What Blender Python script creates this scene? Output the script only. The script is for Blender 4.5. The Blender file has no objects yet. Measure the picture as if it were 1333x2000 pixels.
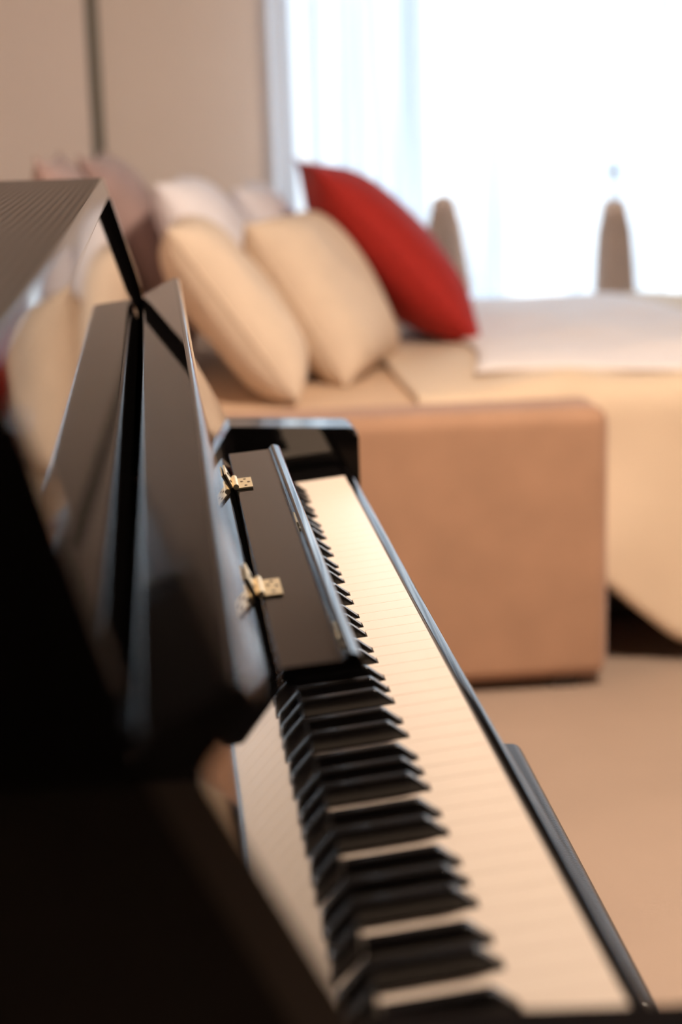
import bpy, bmesh, math, random
from mathutils import Vector, Matrix

random.seed(7)
scene = bpy.context.scene
COL = scene.collection

# ------------------------------------------------------------------ camera
KEY_Z = 0.72                      # height of the white key tops above the floor
YAW, PITCH, ROLL, FPX = 0.1022, 0.2318, -0.0281, 3379.2
F = Vector((math.sin(YAW) * math.cos(PITCH), math.cos(YAW) * math.cos(PITCH), -math.sin(PITCH)))
R0 = Vector((math.cos(YAW), -math.sin(YAW), 0))
U0 = R0.cross(F)
R = R0 * math.cos(ROLL) + U0 * math.sin(ROLL)
U = -R0 * math.sin(ROLL) + U0 * math.cos(ROLL)
cam_data = bpy.data.cameras.new('camera')
cam = bpy.data.objects.new('camera', cam_data)
COL.objects.link(cam)
M = Matrix((R, U, -F)).transposed().to_4x4()
M.translation = Vector((-0.2046, -0.7212, 0.4182 + KEY_Z))
cam.matrix_world = M
cam_data.sensor_fit = 'HORIZONTAL'
cam_data.sensor_width = 24.0
cam_data.lens = FPX / 1333 * 24.0
cam_data.clip_start = 0.02
cam_data.dof.use_dof = True
cam_data.dof.focus_distance = 1.47
cam_data.dof.aperture_fstop = 3.3
scene.camera = cam

# ------------------------------------------------------------------ world, light, exposure
world = bpy.data.worlds.new('sky')
scene.world = world
world.use_nodes = True
bg = world.node_tree.nodes['Background']
bg.inputs['Color'].default_value = (0.86, 0.93, 1.0, 1)      # even overcast daylight
bg.inputs['Strength'].default_value = 3.3

portal = bpy.data.lights.new('window_portal', 'AREA')
portal.shape = 'RECTANGLE'
portal.size, portal.size_y = 2.5, 1.95
portal.cycles.is_portal = True
po = bpy.data.objects.new('window_portal', portal)
COL.objects.link(po)
po.location = (1.38, 4.44, 1.0)
po.rotation_euler = (-math.pi / 2, 0, 0)

scene.view_settings.view_transform = 'Standard'
scene.view_settings.look = 'None'
scene.view_settings.gamma = 1.0
scene.view_settings.use_curve_mapping = False
scene.view_settings.exposure = 0.30
scene.cycles.use_denoising = True
scene.cycles.max_bounces = 14
scene.cycles.glossy_bounces = 8
scene.cycles.transmission_bounces = 8
scene.cycles.transparent_max_bounces = 12
scene.cycles.sample_clamp_indirect = 12

LAMP_STRENGTH = 128.0


# ------------------------------------------------------------------ materials
def material(name):
    m = bpy.data.materials.new(name)
    m.use_nodes = True
    return m, m.node_tree.nodes, m.node_tree.links, m.node_tree.nodes['Principled BSDF']


def plain(name, col, rough=0.6, metal=0.0, noise=0.0, nscale=20.0, bump=0.0, bscale=200.0, sheen=0.0, sheen_tint=None, spec=0.5):
    m, n, l, b = material(name)
    b.inputs['Base Color'].default_value = (*col, 1)
    b.inputs['Roughness'].default_value = rough
    b.inputs['Metallic'].default_value = metal
    b.inputs['Specular IOR Level'].default_value = spec
    if sheen:
        b.inputs['Sheen Weight'].default_value = sheen
        b.inputs['Sheen Roughness'].default_value = 0.4
        if sheen_tint:
            b.inputs['Sheen Tint'].default_value = (*sheen_tint, 1)
    tc = n.new('ShaderNodeTexCoord')
    if noise:
        t = n.new('ShaderNodeTexNoise')
        t.inputs['Scale'].default_value = nscale
        t.inputs['Detail'].default_value = 4
        l.new(tc.outputs['Object'], t.inputs['Vector'])
        r = n.new('ShaderNodeValToRGB')
        r.color_ramp.elements[0].position = 0.3
        r.color_ramp.elements[1].position = 0.7
        r.color_ramp.elements[0].color = (*[c * (1 - noise) for c in col], 1)
        r.color_ramp.elements[1].color = (*[min(1, c * (1 + noise)) for c in col], 1)
        l.new(t.outputs['Fac'], r.inputs['Fac'])
        l.new(r.outputs['Color'], b.inputs['Base Color'])
    if bump:
        t = n.new('ShaderNodeTexNoise')
        t.inputs['Scale'].default_value = bscale
        l.new(tc.outputs['Object'], t.inputs['Vector'])
        bp = n.new('ShaderNodeBump')
        bp.inputs['Strength'].default_value = bump
        bp.inputs['Distance'].default_value = 0.002
        l.new(t.outputs['Fac'], bp.inputs['Height'])
        l.new(bp.outputs['Normal'], b.inputs['Normal'])
    return m


LACQUER = plain('black_piano_lacquer', (0.0035, 0.003, 0.003), rough=0.03)
LACQUER.node_tree.nodes['Principled BSDF'].inputs['IOR'].default_value = 1.8
SIDE_LACQUER = plain('black_side_lacquer', (0.003, 0.0025, 0.0025), rough=0.05, spec=0.3)
MATTE_BLACK = plain('matte_black_wood', (0.006, 0.005, 0.005), rough=0.5)
IVORY = plain('ivory_key_top', (0.74, 0.635, 0.545), rough=0.20)
EBONY = plain('ebony_key', (0.006, 0.005, 0.005), rough=0.2)
BRASS = plain('polished_brass', (0.90, 0.76, 0.52), rough=0.35, metal=0.7)
SCREW = plain('dark_screw_hole', (0.06, 0.035, 0.015), rough=0.5, metal=0.3)


def lid_material():
    m, n, l, b = material('ribbed_dark_lid')
    tc = n.new('ShaderNodeTexCoord')
    w = n.new('ShaderNodeTexWave')
    w.wave_type = 'BANDS'
    w.bands_direction = 'X'
    w.inputs['Scale'].default_value = 48
    w.inputs['Distortion'].default_value = 0.15
    l.new(tc.outputs['Object'], w.inputs['Vector'])
    bp = n.new('ShaderNodeBump')
    bp.inputs['Strength'].default_value = 0.6
    bp.inputs['Distance'].default_value = 0.0006
    l.new(w.outputs['Fac'], bp.inputs['Height'])
    l.new(bp.outputs['Normal'], b.inputs['Normal'])
    r = n.new('ShaderNodeValToRGB')
    r.color_ramp.elements[0].color = (0.008, 0.006, 0.005, 1)
    r.color_ramp.elements[1].color = (0.040, 0.029, 0.023, 1)
    l.new(w.outputs['Fac'], r.inputs['Fac'])
    l.new(r.outputs['Color'], b.inputs['Base Color'])
    b.inputs['Roughness'].default_value = 0.33
    b.inputs['Specular IOR Level'].default_value = 0.18
    return m


LID = lid_material()
SUEDE = plain('tan_suede', (0.42, 0.245, 0.155), rough=0.9, noise=0.07, nscale=9, bump=0.25, bscale=350, sheen=0.35, sheen_tint=(0.75, 0.8, 1.0))
SEAT_FABRIC = plain('beige_seat_fabric', (0.66, 0.47, 0.32), rough=0.9, noise=0.04, bump=0.2)
CREAM = plain('cream_cotton', (0.69, 0.56, 0.44), rough=0.9, noise=0.03, bump=0.15)
BLANKET = plain('cream_blanket', (0.72, 0.57, 0.42), rough=0.95, noise=0.03, nscale=6, bump=0.2, sheen=0.25)
WHITE_COTTON = plain('white_cotton', (0.84, 0.82, 0.88), rough=0.9, noise=0.02, bump=0.15)
QUILT = plain('white_quilt', (0.84, 0.79, 0.79), rough=0.9, noise=0.03, nscale=8, bump=0.15)
RED = plain('red_cotton', (0.36, 0.012, 0.007), rough=0.85, noise=0.08, nscale=60, bump=0.3)
MAUVE = plain('mauve_velvet', (0.44, 0.31, 0.29), rough=0.9, noise=0.08, sheen=0.3)
WALL = plain('beige_plaster', (0.84, 0.74, 0.665), rough=0.9, noise=0.015, nscale=3)
WALL_LIGHT = plain('pale_door_paint', (0.88, 0.78, 0.72), rough=0.75, noise=0.01, nscale=3)
DARKWALL = plain('darkened_wall', (0.02, 0.013, 0.010), rough=0.6, noise=0.2, nscale=4)  # dark room put into the colour, keeps lacquer reflections black
TRIM = plain('grey_green_trim', (0.19, 0.175, 0.14), rough=0.6)
CEILING = plain('darkened_ceiling', (0.075, 0.055, 0.045), rough=0.9)  # dimness put into the colour, so lacquer and black keys reflect dark
FLOOR = plain('tan_carpet', (0.385, 0.285, 0.22), rough=0.95, noise=0.05, nscale=2.5, bump=0.4, bscale=500)
WINFRAME = plain('white_window_frame', (0.7, 0.72, 0.75), rough=0.4)
LEATHER = plain('black_bench_leather', (0.016, 0.013, 0.012), rough=0.3, bump=0.2, bscale=500)
TASSEL = plain('taupe_tassel_thread', (0.60, 0.50, 0.44), rough=0.9, noise=0.2, nscale=120)
KNOB = plain('dark_metal_knob', (0.08, 0.075, 0.09), rough=0.4, metal=0.6)
CORD = plain('pale_cord', (0.75, 0.75, 0.78), rough=0.8)
DARKWOOD = plain('dark_foot', (0.03, 0.02, 0.015), rough=0.6)


def curtain_material(name='sheer_white_curtain', tint=(0.93, 0.95, 0.98), clear=0.10):
    m = bpy.data.materials.new(name)
    m.use_nodes = True
    n, l = m.node_tree.nodes, m.node_tree.links
    n.remove(n['Principled BSDF'])
    out = n['Material Output']
    tr = n.new('ShaderNodeBsdfTransparent')
    tl = n.new('ShaderNodeBsdfTranslucent')
    tl.inputs['Color'].default_value = (*tint, 1)
    df = n.new('ShaderNodeBsdfDiffuse')
    df.inputs['Color'].default_value = (*[c * .97 for c in tint], 1)
    tc = n.new('ShaderNodeTexCoord')
    mp = n.new('ShaderNodeMapping')
    mp.inputs['Scale'].default_value = (1, 0.0, 0.03)
    l.new(tc.outputs['Object'], mp.inputs['Vector'])
    nz = n.new('ShaderNodeTexNoise')                 # fold shading painted in: darker bands where overlapping folds pass less light
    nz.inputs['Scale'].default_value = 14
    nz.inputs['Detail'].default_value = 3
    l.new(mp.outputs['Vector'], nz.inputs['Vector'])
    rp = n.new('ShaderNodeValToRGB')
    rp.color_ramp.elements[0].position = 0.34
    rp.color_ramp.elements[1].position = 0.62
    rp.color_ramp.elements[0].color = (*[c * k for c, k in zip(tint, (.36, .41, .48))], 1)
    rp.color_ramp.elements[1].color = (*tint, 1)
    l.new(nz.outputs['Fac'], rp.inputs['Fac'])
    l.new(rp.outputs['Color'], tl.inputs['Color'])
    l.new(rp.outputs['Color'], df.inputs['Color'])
    a = n.new('ShaderNodeMixShader')
    a.inputs['Fac'].default_value = 0.28
    l.new(tl.outputs[0], a.inputs[1])
    l.new(df.outputs[0], a.inputs[2])
    b = n.new('ShaderNodeMixShader')
    b.inputs['Fac'].default_value = clear
    l.new(a.outputs[0], b.inputs[1])
    l.new(tr.outputs[0], b.inputs[2])
    l.new(b.outputs[0], out.inputs['Surface'])
    return m


SHEER = curtain_material()
DENSE = curtain_material('gathered_curtain', (0.86, 0.88, 0.92), 0.03)


def glass_material():
    m = bpy.data.materials.new('window_glass')
    m.use_nodes = True
    n, l = m.node_tree.nodes, m.node_tree.links
    n.remove(n['Principled BSDF'])
    tr = n.new('ShaderNodeBsdfTransparent')
    tr.inputs['Color'].default_value = (0.95, 0.97, 0.97, 1)
    gl = n.new('ShaderNodeBsdfGlossy')
    gl.inputs['Roughness'].default_value = 0.02
    mx = n.new('ShaderNodeMixShader')
    mx.inputs['Fac'].default_value = 0.06
    l.new(tr.outputs[0], mx.inputs[1])
    l.new(gl.outputs[0], mx.inputs[2])
    l.new(mx.outputs[0], n['Material Output'].inputs['Surface'])
    return m


GLASS = glass_material()


def lamp_material():
    m, n, l, b = material('warm_lamp_diffuser')
    b.inputs['Base Color'].default_value = (0.9, 0.85, 0.75, 1)
    b.inputs['Emission Color'].default_value = (1.0, 0.80, 0.63, 1)
    b.inputs['Emission Strength'].default_value = LAMP_STRENGTH
    return m


LAMP = lamp_material()


# ------------------------------------------------------------------ helpers
def link(name, mesh, parent=None, smooth_angle=None):
    if smooth_angle is not None:
        for p in mesh.polygons:
            p.use_smooth = True
        mesh.set_sharp_from_angle(angle=math.radians(smooth_angle))
    o = bpy.data.objects.new(name, mesh)
    COL.objects.link(o)
    if parent is not None:
        o.parent = parent
    if smooth_angle is not None and smooth_angle < 75:
        flat_normals(o)
    return o


def flat_normals(o):
    md = o.modifiers.new('weighted_normals', 'WEIGHTED_NORMAL')      # keeps wide faces flat beside rounded edges
    md.mode = 'FACE_AREA'
    md.weight = 100
    md.keep_sharp = True


def tag(o, label=None, cat=None, group=None, kind=None):
    if label: o['label'] = label
    if cat: o['category'] = cat
    if group: o['group'] = group
    if kind: o['kind'] = kind
    return o


def thing(name, loc, label, cat, group=None, rotz=0.0):
    e = bpy.data.objects.new(name, None)
    COL.objects.link(e)
    e.location = loc
    e.rotation_euler = (0, 0, rotz)
    e.empty_display_size = 0.05
    return tag(e, label, cat, group)


def bm_mesh(bm, name, mats):
    bmesh.ops.recalc_face_normals(bm, faces=bm.faces)
    me = bpy.data.meshes.new(name)
    bm.to_mesh(me)
    bm.free()
    for m in (mats if isinstance(mats, (list, tuple)) else [mats]):
        me.materials.append(m)
    return me


def add_box(bm, x0, x1, y0, y1, z0, z1, mi=0):
    v = [bm.verts.new(c) for c in ((x0, y0, z0), (x1, y0, z0), (x1, y1, z0), (x0, y1, z0),
                                   (x0, y0, z1), (x1, y0, z1), (x1, y1, z1), (x0, y1, z1))]
    for f in ((0, 3, 2, 1), (4, 5, 6, 7), (0, 1, 5, 4), (1, 2, 6, 5), (2, 3, 7, 6), (3, 0, 4, 7)):
        bm.faces.new([v[i] for i in f]).material_index = mi
    return v


def box(name, x0, x1, y0, y1, z0, z1, mat, parent=None, bevel=0.0, seg=3, smooth=40):
    bm = bmesh.new()
    add_box(bm, x0, x1, y0, y1, z0, z1)
    if bevel:
        bmesh.ops.bevel(bm, geom=list(bm.edges), offset=bevel, segments=seg, profile=0.5, affect='EDGES')
    return link(name, bm_mesh(bm, name, mat), parent, smooth if bevel else None)


def rounded(points, n=6):
    """closed profile of (x, z, radius): every corner replaced by an arc"""
    out = []
    N = len(points)
    for i in range(N):
        x, z, r = points[i]
        p = Vector((x, z))
        if r <= 0:
            out.append((x, z))
            continue
        a = (Vector(points[i - 1][:2]) - p)
        b = (Vector(points[(i + 1) % N][:2]) - p)
        la, lb = a.length, b.length
        a.normalize(); b.normalize()
        ang = a.angle(b)
        t = min(r / math.tan(ang / 2), 0.48 * la, 0.48 * lb)
        rr = t * math.tan(ang / 2)
        c = p + (a + b).normalized() * (rr / math.sin(ang / 2))
        s = p + a * t - c
        e = p + b * t - c
        tot = s.angle_signed(e)
        for k in range(n + 1):
            q = s.copy()
            q.rotate(Matrix.Rotation(-tot * k / n, 2))
            out.append((c.x + q.x, c.y + q.y))
    return out


def prism(name, points, y0, y1, mat, parent=None, n=6, bevel=0.0, smooth=35):
    """profile in the X-Z plane (z counted from the key tops) swept along Y"""
    pr = rounded(points, n)
    bm = bmesh.new()
    a = [bm.verts.new((x, y0, z + KEY_Z)) for x, z in pr]
    b = [bm.verts.new((x, y1, z + KEY_Z)) for x, z in pr]
    k = len(pr)
    for i in range(k):
        bm.faces.new((a[i], a[(i + 1) % k], b[(i + 1) % k], b[i]))
    bm.faces.new(list(reversed(a)))
    bm.faces.new(b)
    if bevel:
        ed = [e for e in bm.edges if abs(e.verts[0].co.y - e.verts[1].co.y) < 1e-6]
        bmesh.ops.bevel(bm, geom=ed, offset=bevel, segments=3, profile=0.5, affect='EDGES')
    return link(name, bm_mesh(bm, name, mat), parent, smooth)


# ------------------------------------------------------------------ the room
XL, XR, YB, YF, H = -0.68, 3.0, 4.30, -2.4, 2.40
tag(box('floor', XL - .1, XR + .1, YF - .1, YB + .12, -0.05, 0.0, FLOOR), kind='structure')
tag(box('ceiling', XL - .1, XR + .1, YF - .1, YB + .12, H, H + 0.05, CEILING), kind='structure')
tag(box('wall_left', XL - .1, XL, YF, YB + .12, 0, H, WALL), kind='structure')
tag(box('wall_right', XR, XR + .1, YF, YB + .12, 0, H, WALL), kind='structure')
tag(box('wall_front', XL, XR, YF - .1, YF, 0, H, DARKWALL), kind='structure')
WX0, WX1, WZ0, WZ1 = 0.145, 2.62, 0.05, 1.95
bm = bmesh.new()
add_box(bm, XL, WX0, YB, YB + .12, 0, H)
add_box(bm, WX1, XR, YB, YB + .12, 0, H)
add_box(bm, WX0, WX1, YB, YB + .12, WZ1, H)
add_box(bm, WX0, WX1, YB, YB + .12, 0, WZ0)
tag(link('wall_back', bm_mesh(bm, 'wall_back', WALL)), kind='structure')
tag(box('trim_1', -0.362, -0.328, YB - 0.012, YB, 0.0, 1.985, TRIM, bevel=0.003), kind='structure')
tag(box('added_pelmet', 0.125, 2.70, 4.07, YB, 1.99, H, DARKWALL, bevel=0.004), kind='structure')  # unseen dark pelmet, added to darken reflections in the fallboard lip
tag(box('door_1', XL + .005, -0.364, YB - 0.03, YB, 0.005, 1.985, WALL_LIGHT, bevel=0.004), kind='structure')
tag(box('baseboard_back', -0.325, WX0, YB - 0.012, YB, 0, 0.07, WALL_LIGHT, bevel=0.003), kind='structure')

bm = bmesh.new()
for x0, x1 in ((WX0, WX0 + .05), (WX1 - .05, WX1), (1.355, 1.41)):
    add_box(bm, x0, x1, YB + .03, YB + .09, WZ0, WZ1)
for z0, z1 in ((WZ0, WZ0 + .06), (WZ1 - .06, WZ1)):
    add_box(bm, WX0 + .05, 1.355, YB + .03, YB + .09, z0, z1)
    add_box(bm, 1.41, WX1 - .05, YB + .03, YB + .09, z0, z1)
win = tag(link('window_1', bm_mesh(bm, 'window_1', WINFRAME)), kind='structure')
box('pane', WX0 + .05, 1.355, YB + .055, YB + .061, WZ0 + .06, WZ1 - .06, GLASS, win)
box('pane', 1.41, WX1 - .05, YB + .055, YB + .061, WZ0 + .06, WZ1 - .06, GLASS, win)

# ------------------------------------------------------------------ piano
PN, PF = -0.145, 1.360            # outer faces of the case
IN, IF = -0.124, 1.339            # inner faces of the thin upper sides
AN, AF = -0.074, 1.297            # inner faces of the arms beside the keys
KW = 0.0235
TZ = 0.0971
piano = thing('upright_piano', (0, 0.611, 0), 'glossy black upright piano with open fallboard and ivory keys', 'piano')


def P(o):
    """parts are modelled in world space; hang them under the piano's base point"""
    o.parent = piano
    o.matrix_parent_inverse = piano.matrix_basis.inverted()
    return o


side = [(-0.62, 0.318, 0), (-0.2525, 0.318, .003), (-0.2235, 0.215, .01), (-0.2200, 0.190, .01), (-0.151, 0.0500, .004),
        (-0.152, -0.13, .002), (-0.19, -0.72, 0), (-0.62, -0.72, 0)]
arm = [(-0.150, 0.0510, .003), (0.0262, 0.0415, .012), (0.0270, -0.11, .02), (-0.150, -0.13, .002)]
P(prism('side_panel', side, PN, IN, SIDE_LACQUER, bevel=0.003))
P(prism('side_panel', side, IF, PF, SIDE_LACQUER, bevel=0.003))
P(prism('key_arm', arm, PN, AN, LACQUER, bevel=0.006))
P(prism('key_arm', arm, AF, PF, LACQUER, bevel=0.006))
lid = P(prism('lid', [(-0.632, 0.319, .002), (-0.632, 0.341, .003), (-0.2605, 0.341, .003), (-0.2538, 0.319, .002)],
              PN - .004, PF + .004, LACQUER, bevel=0.002))
lid.data.materials.append(LID)
for f in lid.data.polygons:
    if f.normal.z > 0.95:
        f.material_index = 1
P(prism('front_panel', [(-0.2635, 0.3175, .0015), (-0.2020, 0.112, .001), (-0.219, 0.107, 0), (-0.281, 0.3125, 0)],
        IN + .0005, IF - .0005, LACQUER))
P(box('back_frame', -0.62, -0.60, IN, IF, 0.02, KEY_Z + 0.316, MATTE_BLACK))
P(prism('keybed', [(-0.20, -0.045, 0), (0.004, -0.045, 0), (0.004, -0.085, .004), (-0.20, -0.085, 0)], AN, AF, MATTE_BLACK))
P(box('lower_panel', -0.222, -0.20, IN + .001, IF - .001, 0.10, KEY_Z - 0.02, LACQUER))
P(box('bottom_rail', -0.24, -0.19, IN + .001, IF - .001, 0.0, 0.10, LACQUER, bevel=0.004))
P(prism('key_slip', [(0.0042, -0.006, .0015), (0.0150, -0.0065, .005), (0.0175, -0.085, .003), (0.0042, -0.085, 0)],
        AN + .0005, AF - .0005, LACQUER, n=5))
kb = [(-0.150, -0.044, 0), (0.0035, -0.044, 0), (0.0015, -0.004, .003), (-0.100, -0.013, .002), (-0.150, -0.018, 0)]
P(prism('key_block', kb, AN + .0005, -0.0025, LACQUER, bevel=0.0012))
P(prism('key_block', kb, 52 * KW + .0025, AF - .0005, LACQUER, bevel=0.0012))
P(box('name_rail', -0.20, -0.150, IN + .001, IF - .001, KEY_Z - .04, KEY_Z - .002, MATTE_BLACK))

fall = [(-0.1340, 0.0060, .003), (-0.1215, 0.0387, .045), (-0.1975, 0.1878, .008), (-0.1870, 0.2010, .01), (-0.1745, 0.2120, .006),
        (-0.1800, 0.2235, .0045), (-0.2225, 0.2020, .006), (-0.2150, 0.1800, .01), (-0.1480, 0.0050, .002)]
P(prism('fallboard', fall, PN + .002, PF - .002, LACQUER, n=8, bevel=0.0015, smooth=50))

# music ledge folded down from the fallboard, with two brass hinges
ledge = P(prism('music_ledge', [(-0.1435, 0.0895, .001), (-0.1045, 0.0925, .004), (-0.1012, 0.0975, .003), (-0.0935, 0.0955, .004),
                                (-0.0915, 0.0850, .004), (-0.0990, 0.0780, .003), (-0.1405, 0.0770, .001)],
                0.266, 0.932, LACQUER, n=6, bevel=0.0012))
for hy in (0.787, 0.440):
    bm = bmesh.new()
    zt = KEY_Z + 0.0903
    for dy0, dy1 in ((-.020, .020),):
        v = add_box(bm, -0.1425, -0.1290, hy + dy0, hy + dy1, zt - .0003, zt + .0012)
        for q in v:
            q.co.z += (q.co.x + 0.1425) * 0.077
    # leaf on the fallboard, following its lean
    v = add_box(bm, -0.0006, 0.0010, hy - .020, hy + .020, 0.0, 0.014)
    for q in v:
        x, z = q.co.x, q.co.z
        q.co.x = -0.1476 + x * .95 - z * .42
        q.co.z = zt + .0015 + z * .9 + x * .3
    for k in range(3):
        c = bmesh.ops.create_cone(bm, cap_ends=True, segments=12, radius1=.0026, radius2=.0026, depth=.0126,
                                  matrix=Matrix.Translation((-0.1440, hy - .0133 + k * .0133, zt + .0020)) @ Matrix.Rotation(math.pi / 2, 4, 'X'))
    for dx, dy in ((.0075, -.013), (.0075, .013), (.0105, 0.0), (.0045, 0.004)):
        c = bmesh.ops.create_cone(bm, cap_ends=True, segments=10, radius1=.0013, radius2=.0013, depth=.0008,
                                  matrix=Matrix.Translation((-0.1425 + dx, hy + dy, zt + .0013 + dx * .077)))
        for q in c['verts']:
            for f in q.link_faces:
                f.material_index = 1
    for dz, dy in ((.005, -.012), (.005, .012), (.010, 0.0)):
        c = bmesh.ops.create_cone(bm, cap_ends=True, segments=10, radius1=.0013, radius2=.0013, depth=.0012,
                                  matrix=Matrix.Translation((-0.1462 - dz * .42, hy + dy, zt + .0015 + dz * .9)) @ Matrix.Rotation(math.radians(64), 4, 'Y'))
        for q in c['verts']:
            for f in q.link_faces:
                f.material_index = 1
    h = link('hinge', bm_mesh(bm, 'hinge', [BRASS, SCREW]), None, 35)
    h.parent = ledge
    h.matrix_parent_inverse = (piano.matrix_basis.inverted()).inverted() @ piano.matrix_basis.inverted() if False else ledge.matrix_parent_inverse.inverted() @ piano.matrix_basis.inverted()
    h['label'] = 'polished brass hinge'

# keys
OFF = {1: .0142, 3: .0418, 6: .0838, 8: .1101, 10: .1366}          # black key centres inside an octave
WHITE = [0, 2, 4, 5, 7, 9, 11]


def black_center(octave_start, pc):
    return octave_start + OFF[pc]


white_meshes, black_mesh = {}, None


def white_mesh(pc, left, right):
    """plan of one white key: head full width, tail cut for its black neighbours"""
    keyid = (pc, left is None, right is None)
    if keyid in white_meshes:
        return white_meshes[keyid]
    w0, w1 = 0.00008, KW - 0.00008
    l1 = w0 if left is None else left
    r1 = w1 if right is None else right
    xn, xb = -0.0487, -0.146
    plan = [(0, w0), (0, w1), (xn, w1)]
    if right is not None: plan.append((xn, r1))
    plan += [(xb, r1), (xb, l1)]
    if left is not None: plan.append((xn, l1))
    plan.append((xn, w0))
    pl = []
    for q in plan:
        if not pl or (abs(q[0] - pl[-1][0]) + abs(q[1] - pl[-1][1])) > 1e-7:
            pl.append(q)
    bm = bmesh.new()
    top = [bm.verts.new((x, y, 0)) for x, y in pl]
    bot = [bm.verts.new((x, y, -0.020)) for x, y in pl]
    n = len(pl)
    bm.faces.new(top)
    bm.faces.new(list(reversed(bot)))
    for i in range(n):
        bm.faces.new((top[i], bot[i], bot[(i + 1) % n], top[(i + 1) % n]))
    bmesh.ops.recalc_face_normals(bm, faces=bm.faces)
    ed = [e for e in bm.edges if e.verts[0].co.z > -1e-6 and e.verts[1].co.z > -1e-6]
    bmesh.ops.bevel(bm, geom=ed, offset=0.0004, segments=2, profile=0.5, affect='EDGES')
    me = bm_mesh(bm, 'white_key', IVORY)
    white_meshes[keyid] = me
    return me


def make_black():
    bm = bmesh.new()
    hb, ht = 0.0057, 0.0044
    xf, xt, xb, h = 0.0, -0.0115, -0.095, 0.0118
    b = [bm.verts.new(c) for c in ((xf, -hb, -0.004), (xf, hb, -0.004), (xb, hb, -0.004), (xb, -hb, -0.004))]
    m = [bm.verts.new(c) for c in ((xf, -hb, 0.0012), (xf, hb, 0.0012), (xb, hb, 0.0012), (xb, -hb, 0.0012))]
    t = [bm.verts.new(c) for c in ((xt, -ht, h), (xt, ht, h), (xb, ht, h), (xb, -ht, h))]
    bm.faces.new(list(reversed(b)))
    bm.faces.new(t)
    for lo, hi in ((b, m), (m, t)):
        for i in range(4):
            bm.faces.new((lo[i], lo[(i + 1) % 4], hi[(i + 1) % 4], hi[i]))
    bmesh.ops.recalc_face_normals(bm, faces=bm.faces)
    ed = [e for e in bm.edges if max(e.verts[0].co.z, e.verts[1].co.z) > 0.005]
    bmesh.ops.bevel(bm, geom=ed, offset=0.0019, segments=4, profile=0.5, affect='EDGES')
    me = bm_mesh(bm, 'black_key', EBONY)
    for p in me.polygons: p.use_smooth = True
    me.set_sharp_from_angle(angle=math.radians(60))
    return me


BLACK = make_black()
tilt = -math.atan(TZ)
CL = 0.0066
wi = 0
for midi in range(21, 109):
    pc = midi % 12
    octv = midi // 12 - 1
    ostart = 2 * KW + (octv - 1) * 7 * KW
    if pc in WHITE:
        y0 = wi * KW
        lft = rgt = None
        if (pc - 1) % 12 in OFF and midi > 21:
            lft = black_center(ostart, pc - 1) + CL - y0
        if (pc + 1) % 12 in OFF and midi < 108:
            rgt = black_center(ostart, pc + 1) - CL - y0
        k = link('white_key', white_mesh(pc, lft, rgt))
        k.location = (0, y0, KEY_Z)
        wi += 1
    else:
        k = link('black_key', BLACK)
        flat_normals(k)
        k.location = (-0.0495, black_center(ostart, pc), KEY_Z - 0.0495 * TZ)
    k.rotation_euler = (0, tilt, 0)
    P(k)

# ------------------------------------------------------------------ piano bench
bench = thing('piano_bench', (-0.031, 0.605, 0), 'black leather piano bench pushed under the keyboard', 'bench', rotz=math.radians(-1.1))


def rbox(name, x0, x1, y0, y1, z0, z1, mat, parent, r, seg=4):
    return box(name, x0, x1, y0, y1, z0, z1, mat, parent, bevel=r, seg=seg)


rbox('seat', -0.156, 0.156, -0.262, 0.262, 0.470, 0.522, LEATHER, bench, 0.011, 5)
rbox('apron', -0.146, 0.146, -0.250, 0.250, 0.405, 0.470, LACQUER, bench, 0.003)
for sx in (-1, 1):
    for sy in (-1, 1):
        bm = bmesh.new()
        v = add_box(bm, -0.020, 0.020, -0.020, 0.020, 0, 0.406)
        for q in v:
            if q.co.z < .1:
                q.co.x *= .75; q.co.y *= .75
            q.co.x += sx * .120; q.co.y += sy * .224
        bmesh.ops.bevel(bm, geom=list(bm.edges), offset=.003, segments=2, affect='EDGES')
        link('leg', bm_mesh(bm, 'leg', LACQUER), bench, 40)

# ------------------------------------------------------------------ sofa bed
sofa = thing('sofa_bed', (0.3, 3.3, 0), 'tan suede sofa bed with squared arm and pulled-out mattress', 'sofa')


def S(o):
    o.parent = sofa
    o.matrix_parent_inverse = sofa.matrix_basis.inverted()
    return o


S(box('arm', -0.62, 0.644, 2.452, 2.615, 0.022, 0.562, SUEDE, bevel=0.032, seg=5))
S(box('arm', -0.62, 0.644, 4.02, 4.135, 0.022, 0.53, SUEDE, bevel=0.032, seg=5))
S(box('backrest', -0.64, -0.44, 2.62, 4.02, 0.05, 0.86, SUEDE, bevel=0.05, seg=5))
S(box('base', -0.60, 0.60, 2.62, 4.02, 0.06, 0.36, SUEDE, bevel=0.015))
S(box('seat_cushion', -0.44, 0.62, 2.622, 4.018, 0.36, 0.552, SEAT_FABRIC, bevel=0.035, seg=5))
S(box('mattress', 0.625, 1.66, 2.70, 4.05, 0.30, 0.572, SEAT_FABRIC, bevel=0.035, seg=5))
S(box('under_bed_shade', 0.625, 1.60, 2.86, 4.0, 0.04, 0.30, DARKWOOD, bevel=0.006))  # dark box added so the shade under the mattress turns black
for fx in (1.58,):
    for fy in (2.78, 3.98):
        S(box('foot', fx - .03, fx + .03, fy - .03, fy + .03, 0, 0.305, DARKWOOD, bevel=0.004))
for fx in (-0.55, 0.56):
    for fy in (2.50, 4.10):
        S(box('foot', fx - .025, fx + .025, fy - .025, fy + .025, 0, 0.03, DARKWOOD))


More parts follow.
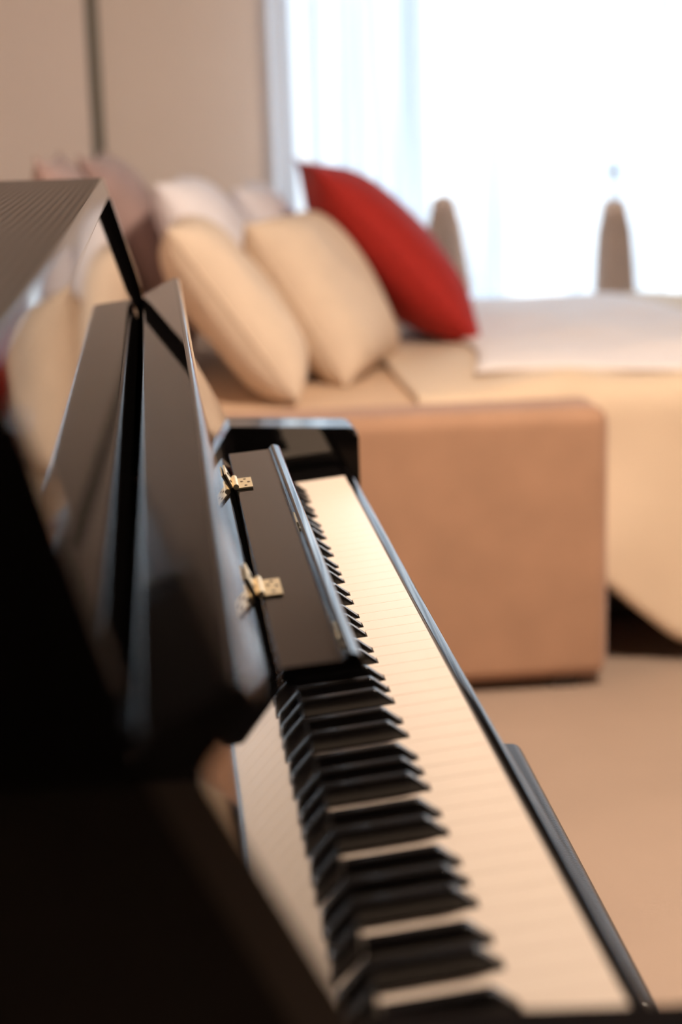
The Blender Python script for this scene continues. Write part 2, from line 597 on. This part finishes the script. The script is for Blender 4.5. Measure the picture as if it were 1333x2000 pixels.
def sheet(name, fn, nu, nv, mat, thick, label, cat, group=None):
    bm = bmesh.new()
    vs = [[bm.verts.new(fn(i / nu, j / nv)) for j in range(nv + 1)] for i in range(nu + 1)]
    for i in range(nu):
        for j in range(nv):
            bm.faces.new((vs[i][j], vs[i + 1][j], vs[i + 1][j + 1], vs[i][j + 1]))
    o = link(name, bm_mesh(bm, name, mat), None, 80)
    md = o.modifiers.new('thickness', 'SOLIDIFY')
    md.thickness = thick
    md.offset = 0
    return tag(o, label, cat, group)


def smooth(a, b, t):
    t = max(0.0, min(1.0, (t - a) / (b - a)))
    return t * t * (3 - 2 * t)


def blanket_fn(u, v):
    x = 0.30 + u * 1.42
    top = 1.44                                   # metres lying flat, then over the near edge
    hem = 0.335 + 0.62 * max(0, x - 0.64) + 0.03 * math.sin(x * 9)
    hem = min(hem, 0.56)
    hem = 0.02 + (hem - 0.02) * smooth(0.58, 0.66, x)
    s = v * (top + 0.09 + hem)
    wob = 0.006 * math.sin(x * 11 + 1.3) * math.sin(s * 5) + 0.004 * math.sin(x * 23 + s * 9)
    if s < top:
        return (x, 4.10 - s, 0.562 + 0.022 * smooth(0.30, 0.55, x) + wob)
    s2 = s - top
    r = 0.05
    if s2 < r * math.pi / 2:
        a = s2 / r
        return (x, 2.66 - r * math.sin(a), 0.512 + 0.022 * smooth(0.30, 0.55, x) + r * math.cos(a) + wob * (1 - a / 1.6))
    d = s2 - r * math.pi / 2
    k = smooth(0, .3, d)
    return (x, 2.61 + (-0.035 * d / .4 + 0.018 * math.sin(x * 16 + 2 * d)) * k - 0.012 * k, max(0.05, 0.534 - d))


sheet('blanket', blanket_fn, 90, 70, BLANKET, 0.012, 'cream blanket hanging over the near side of the sofa bed', 'blanket')


def quilt_fn(u, v):
    y = 2.72 + v * 1.34 + 0.05 * math.sin(u * 7 + 1) * (1 - v)
    x0 = 0.44 + 0.06 * math.sin(v * 5)
    x1 = 1.06 + 0.25 * (1 - v) + 0.02 * math.sin(v * 9)
    x = x0 + u * (x1 - x0)
    e = min(1.0, 6 * min(u, 1 - u, v, 1 - v))
    return (x, y, 0.594 + 0.012 * e ** .7 + 0.005 * math.sin(x * 17 + y * 6) * e + 0.004 * math.sin(y * 19 - x * 4) * e)


sheet('quilt', quilt_fn, 50, 50, QUILT, 0.010, 'white quilt spread on the bed beside the red cushion', 'quilt')


# ------------------------------------------------------------------ cushions
def cushion(name, center, h, w, t, lean, yaw, mat, label, pinch=0.06, p=3.0, q=0.5, twist=0.0, group='cushions on the sofa bed', n=28):
    """soft pillow: h up the slant, w along the sofa, t thick; lean from vertical, piped edge as a part"""
    root = thing(name, center, label, 'cushion', group)
    root.rotation_euler = (0, 0, math.radians(yaw))
    rot = Matrix.Rotation(math.radians(-lean), 4, 'Y') @ Matrix.Rotation(math.radians(twist), 4, 'X')
    rnd = random.Random(name + label)
    ph = [rnd.uniform(0, 6) for _ in range(4)]

    def pos(a, b, side):
        ya = a * h / 2 * (1 - pinch * (1 - b * b) * abs(a) ** 2)
        xb = b * w / 2 * (1 - pinch * (1 - a * a) * abs(b) ** 2)
        th = t / 2 * (max(0, 1 - abs(a) ** p) * max(0, 1 - abs(b) ** p)) ** q
        wr = 0.006 * math.sin(a * 4 + ph[0] + b * 2) * math.sin(b * 5 + ph[1]) * (1 - abs(a) ** p) * (1 - abs(b) ** p)
        return rot @ Vector((side * th + wr, xb, ya))
    bm = bmesh.new()
    def sp(i):
        c = -1 + 2 * i / n
        return math.sin(c * math.pi / 2) * .75 + c * .25
    grid = {}
    for s in (1, -1):
        for i in range(n + 1):
            for j in range(n + 1):
                if s == -1 and (i in (0, n) or j in (0, n)):
                    grid[s, i, j] = grid[1, i, j]
                else:
                    grid[s, i, j] = bm.verts.new(pos(sp(i), sp(j), s))
        for i in range(n):
            for j in range(n):
                f = [grid[s, i, j], grid[s, i + 1, j], grid[s, i + 1, j + 1], grid[s, i, j + 1]]
                bm.faces.new(f if s == 1 else f[::-1])
    link('cover', bm_mesh(bm, 'cover', mat), root, 75)
    # seam piping round the edge
    loop = [(sp(i), -1) for i in range(n)] + [(1, sp(j)) for j in range(n)] + [(sp(n - i), 1) for i in range(n)] + [(-1, sp(n - j)) for j in range(n)]
    bm = bmesh.new()
    pts = [pos(a, b, 0) for a, b in loop]
    N = len(pts); rings = []
    nrm = (rot @ Vector((1, 0, 0))).normalized()
    for i in range(N):
        tg = (pts[(i + 1) % N] - pts[i - 1]).normalized()
        sd = tg.cross(nrm).normalized()
        rings.append([bm.verts.new(pts[i] + (nrm * math.cos(k * math.pi / 3) + sd * math.sin(k * math.pi / 3)) * 0.003) for k in range(6)])
    for i in range(N):
        for k in range(6):
            bm.faces.new((rings[i][k], rings[i][(k + 1) % 6], rings[(i + 1) % N][(k + 1) % 6], rings[(i + 1) % N][k]))
    link('piping', bm_mesh(bm, 'piping', mat), root, 80)
    return root


cushion('throw_cushion', (0.352, 3.44, 0.786), 0.60, 0.46, 0.215, 42, 0, RED,
        'red cushion with pointed corners leaning over the cream pillows', pinch=0.10, p=2.2, q=0.66)
cushion('pillow', (-0.045, 2.86, 0.738), 0.42, 0.40, 0.16, 35, -4, CREAM,
        'cream pillow nearest the piano, leaning in front', pinch=0.03, p=4, q=0.5)
cushion('pillow', (0.165, 3.12, 0.725), 0.40, 0.42, 0.18, 32, -22, CREAM,
        'cream pillow touching the red cushion', pinch=0.03, p=4, q=0.5)
cushion('pillow', (-0.035, 3.24, 0.780), 0.48, 0.44, 0.17, 33, -8, WHITE_COTTON,
        'white pillow standing behind the front cream pillow', pinch=0.04, p=3.5, q=0.5)
cushion('pillow', (0.125, 3.60, 0.770), 0.42, 0.40, 0.15, 32, -8, WHITE_COTTON,
        'white pillow mostly hidden behind the cream one by the red cushion', pinch=0.04, p=3.5, q=0.5)
cushion('throw_cushion', (-0.225, 3.42, 0.82), 0.50, 0.42, 0.16, 28, -6, MAUVE,
        'mauve cushion with its corner in front of the wall trim', pinch=0.08, p=2.6, q=0.55)
cushion('throw_cushion', (-0.345, 3.10, 0.81), 0.50, 0.42, 0.15, 18, -4, MAUVE,
        'mauve cushion behind the far corner of the piano lid', pinch=0.07, p=2.6, q=0.55)

# ------------------------------------------------------------------ curtain and tassels
def curtain(x0, x1, y, z0, z1, ph, label, mat=None, freq=44, scale=1.0):
    nx, nz = 240, 24

    def fn(u, v):
        x = x0 + u * (x1 - x0)
        z = z0 + v * (z1 - z0)
        amp = (0.026 + 0.016 * math.sin(x * 3.1 + ph)) * scale
        yy = y + amp * math.sin(x * freq + 1.2 * math.sin(x * 7 + ph) + 0.25 * math.sin(z * 2)) + 0.008 * math.sin(x * 97 + ph + z * .4)
        return (x + 0.010 * math.sin(z * 1.4 + x * 5), yy, z)
    bm = bmesh.new()
    vs = [[bm.verts.new(fn(i / nx, j / nz)) for j in range(nz + 1)] for i in range(nx + 1)]
    for i in range(nx):
        for j in range(nz):
            bm.faces.new((vs[i][j], vs[i + 1][j], vs[i + 1][j + 1], vs[i][j + 1]))
    return tag(link('curtain', bm_mesh(bm, 'curtain', mat or SHEER), None, 80), label, 'curtain', 'sheer window curtains')


curtain(0.135, 1.350, 4.225, 0.02, 1.955, 0.4, 'sheer white curtain behind the red cushion, ending at the beige wall')
curtain(1.368, 2.66, 4.235, 0.02, 1.955, 2.1, 'sheer white curtain at the right edge of the photo')
curtain(0.128, 0.190, 4.165, 0.02, 1.955, 0.9, 'bunched edge of drapery beside the beige wall', DENSE, 150, 0.3)
rod = thing('curtain_rod', (1.4, 4.23, 1.965), 'slim white rod carrying the sheer curtains', 'curtain rod')
bm = bmesh.new()
bmesh.ops.create_cone(bm, cap_ends=True, segments=16, radius1=.011, radius2=.011, depth=2.62, matrix=Matrix.Rotation(math.pi / 2, 4, 'Y'))
link('pole', bm_mesh(bm, 'pole', WINFRAME), rod, 40)
for sx in (-1.31, 1.31):
    bm = bmesh.new()
    bmesh.ops.create_uvsphere(bm, u_segments=14, v_segments=10, radius=.02, matrix=Matrix.Translation((sx, 0, 0)))
    link('finial', bm_mesh(bm, 'finial', WINFRAME), rod, 60)
for sx in (-1.2, 1.2):
    box('bracket', sx - .01, sx + .01, -.012, .07, -.012, .012, WINFRAME, rod, bevel=.002)


def lathe(name, prof, mat, parent, seg=20, ripple=0.0):
    bm = bmesh.new()
    rings = []
    for r, z in prof:
        rings.append([bm.verts.new((r * (1 + ripple * math.cos(k * 9 * 2 * math.pi / seg) * (r > .02)) * math.cos(2 * math.pi * k / seg),
                                    r * (1 + ripple * math.cos(k * 9 * 2 * math.pi / seg) * (r > .02)) * math.sin(2 * math.pi * k / seg), z)) for k in range(seg)])
    for a, b in zip(rings, rings[1:]):
        for k in range(seg):
            bm.faces.new((a[k], a[(k + 1) % seg], b[(k + 1) % seg], b[k]))
    bm.faces.new(rings[0][::-1])
    bm.faces.new(rings[-1])
    return link(name, bm_mesh(bm, name, mat), parent, 50)


def tassel(x, z, label, sway):
    t = thing('curtain_tassel', (x, 4.135, z), label, 'tassel', 'tassels hanging on the curtain')
    bm = bmesh.new()
    bmesh.ops.create_uvsphere(bm, u_segments=16, v_segments=10, radius=.013)
    link('knob', bm_mesh(bm, 'knob', KNOB), t, 60)
    bm = bmesh.new()
    bmesh.ops.create_cone(bm, cap_ends=True, segments=10, radius1=.004, radius2=.004, depth=.20,
                          matrix=Matrix.Translation((0, .10, 0)) @ Matrix.Rotation(math.pi / 2, 4, 'X'))
    link('hook_stem', bm_mesh(bm, 'hook_stem', KNOB), t, 40)
    lathe('cord', [(.003, -.075), (.003, -.005)], CORD, t, 10)
    lathe('cap', [(.004, -.074), (.020, -.078), (.033, -.090), (.036, -.102), (.034, -.110)], TASSEL, t, 20)
    # skirt of hanging strands
    bm = bmesh.new()
    for k in range(90):
        a = random.uniform(0, 2 * math.pi)
        r0 = 0.034 * math.sqrt(random.random())
        r1 = r0 * 1.7 + random.uniform(0, .006)
        ln = random.uniform(.235, .26)
        pts = []
        for s in range(5):
            f = s / 4
            r = r0 + (r1 - r0) * (f ** .42)
            pts.append(Vector((r * math.cos(a) + sway * f * f, r * math.sin(a) * .8, -.104 - ln * f)))
        rad = .0032
        rings = [[bm.verts.new(q + Vector((rad * math.cos(c), rad * math.sin(c), 0))) for c in (0, 2.1, 4.2)] for q in pts]
        for A, B in zip(rings, rings[1:]):
            for c in range(3):
                bm.faces.new((A[c], A[(c + 1) % 3], B[(c + 1) % 3], B[c]))
    sk = link('skirt', bm_mesh(bm, 'skirt', TASSEL), t, 80)
    sk['kind'] = 'stuff'
    return t


tassel(0.605, 0.955, 'taupe curtain tassel just behind the red cushion', 0.022)
tassel(1.095, 0.930, 'taupe curtain tassel farther right, above the bed edge', 0.004)

# ------------------------------------------------------------------ ceiling lamp (unseen, added above the frame to supply warm light)
lamp = thing('added_ceiling_lamp', (0.75, 1.15, H), 'unseen round ceiling lamp added for warm light', 'lamp')
lathe('lamp_base', [(.24, -.025), (.25, -.015), (.25, -.0005)], WINFRAME, lamp, 40)
lathe('diffuser', [(.06, -.085), (.16, -.075), (.225, -.05), (.235, -.026)], LAMP, lamp, 40)
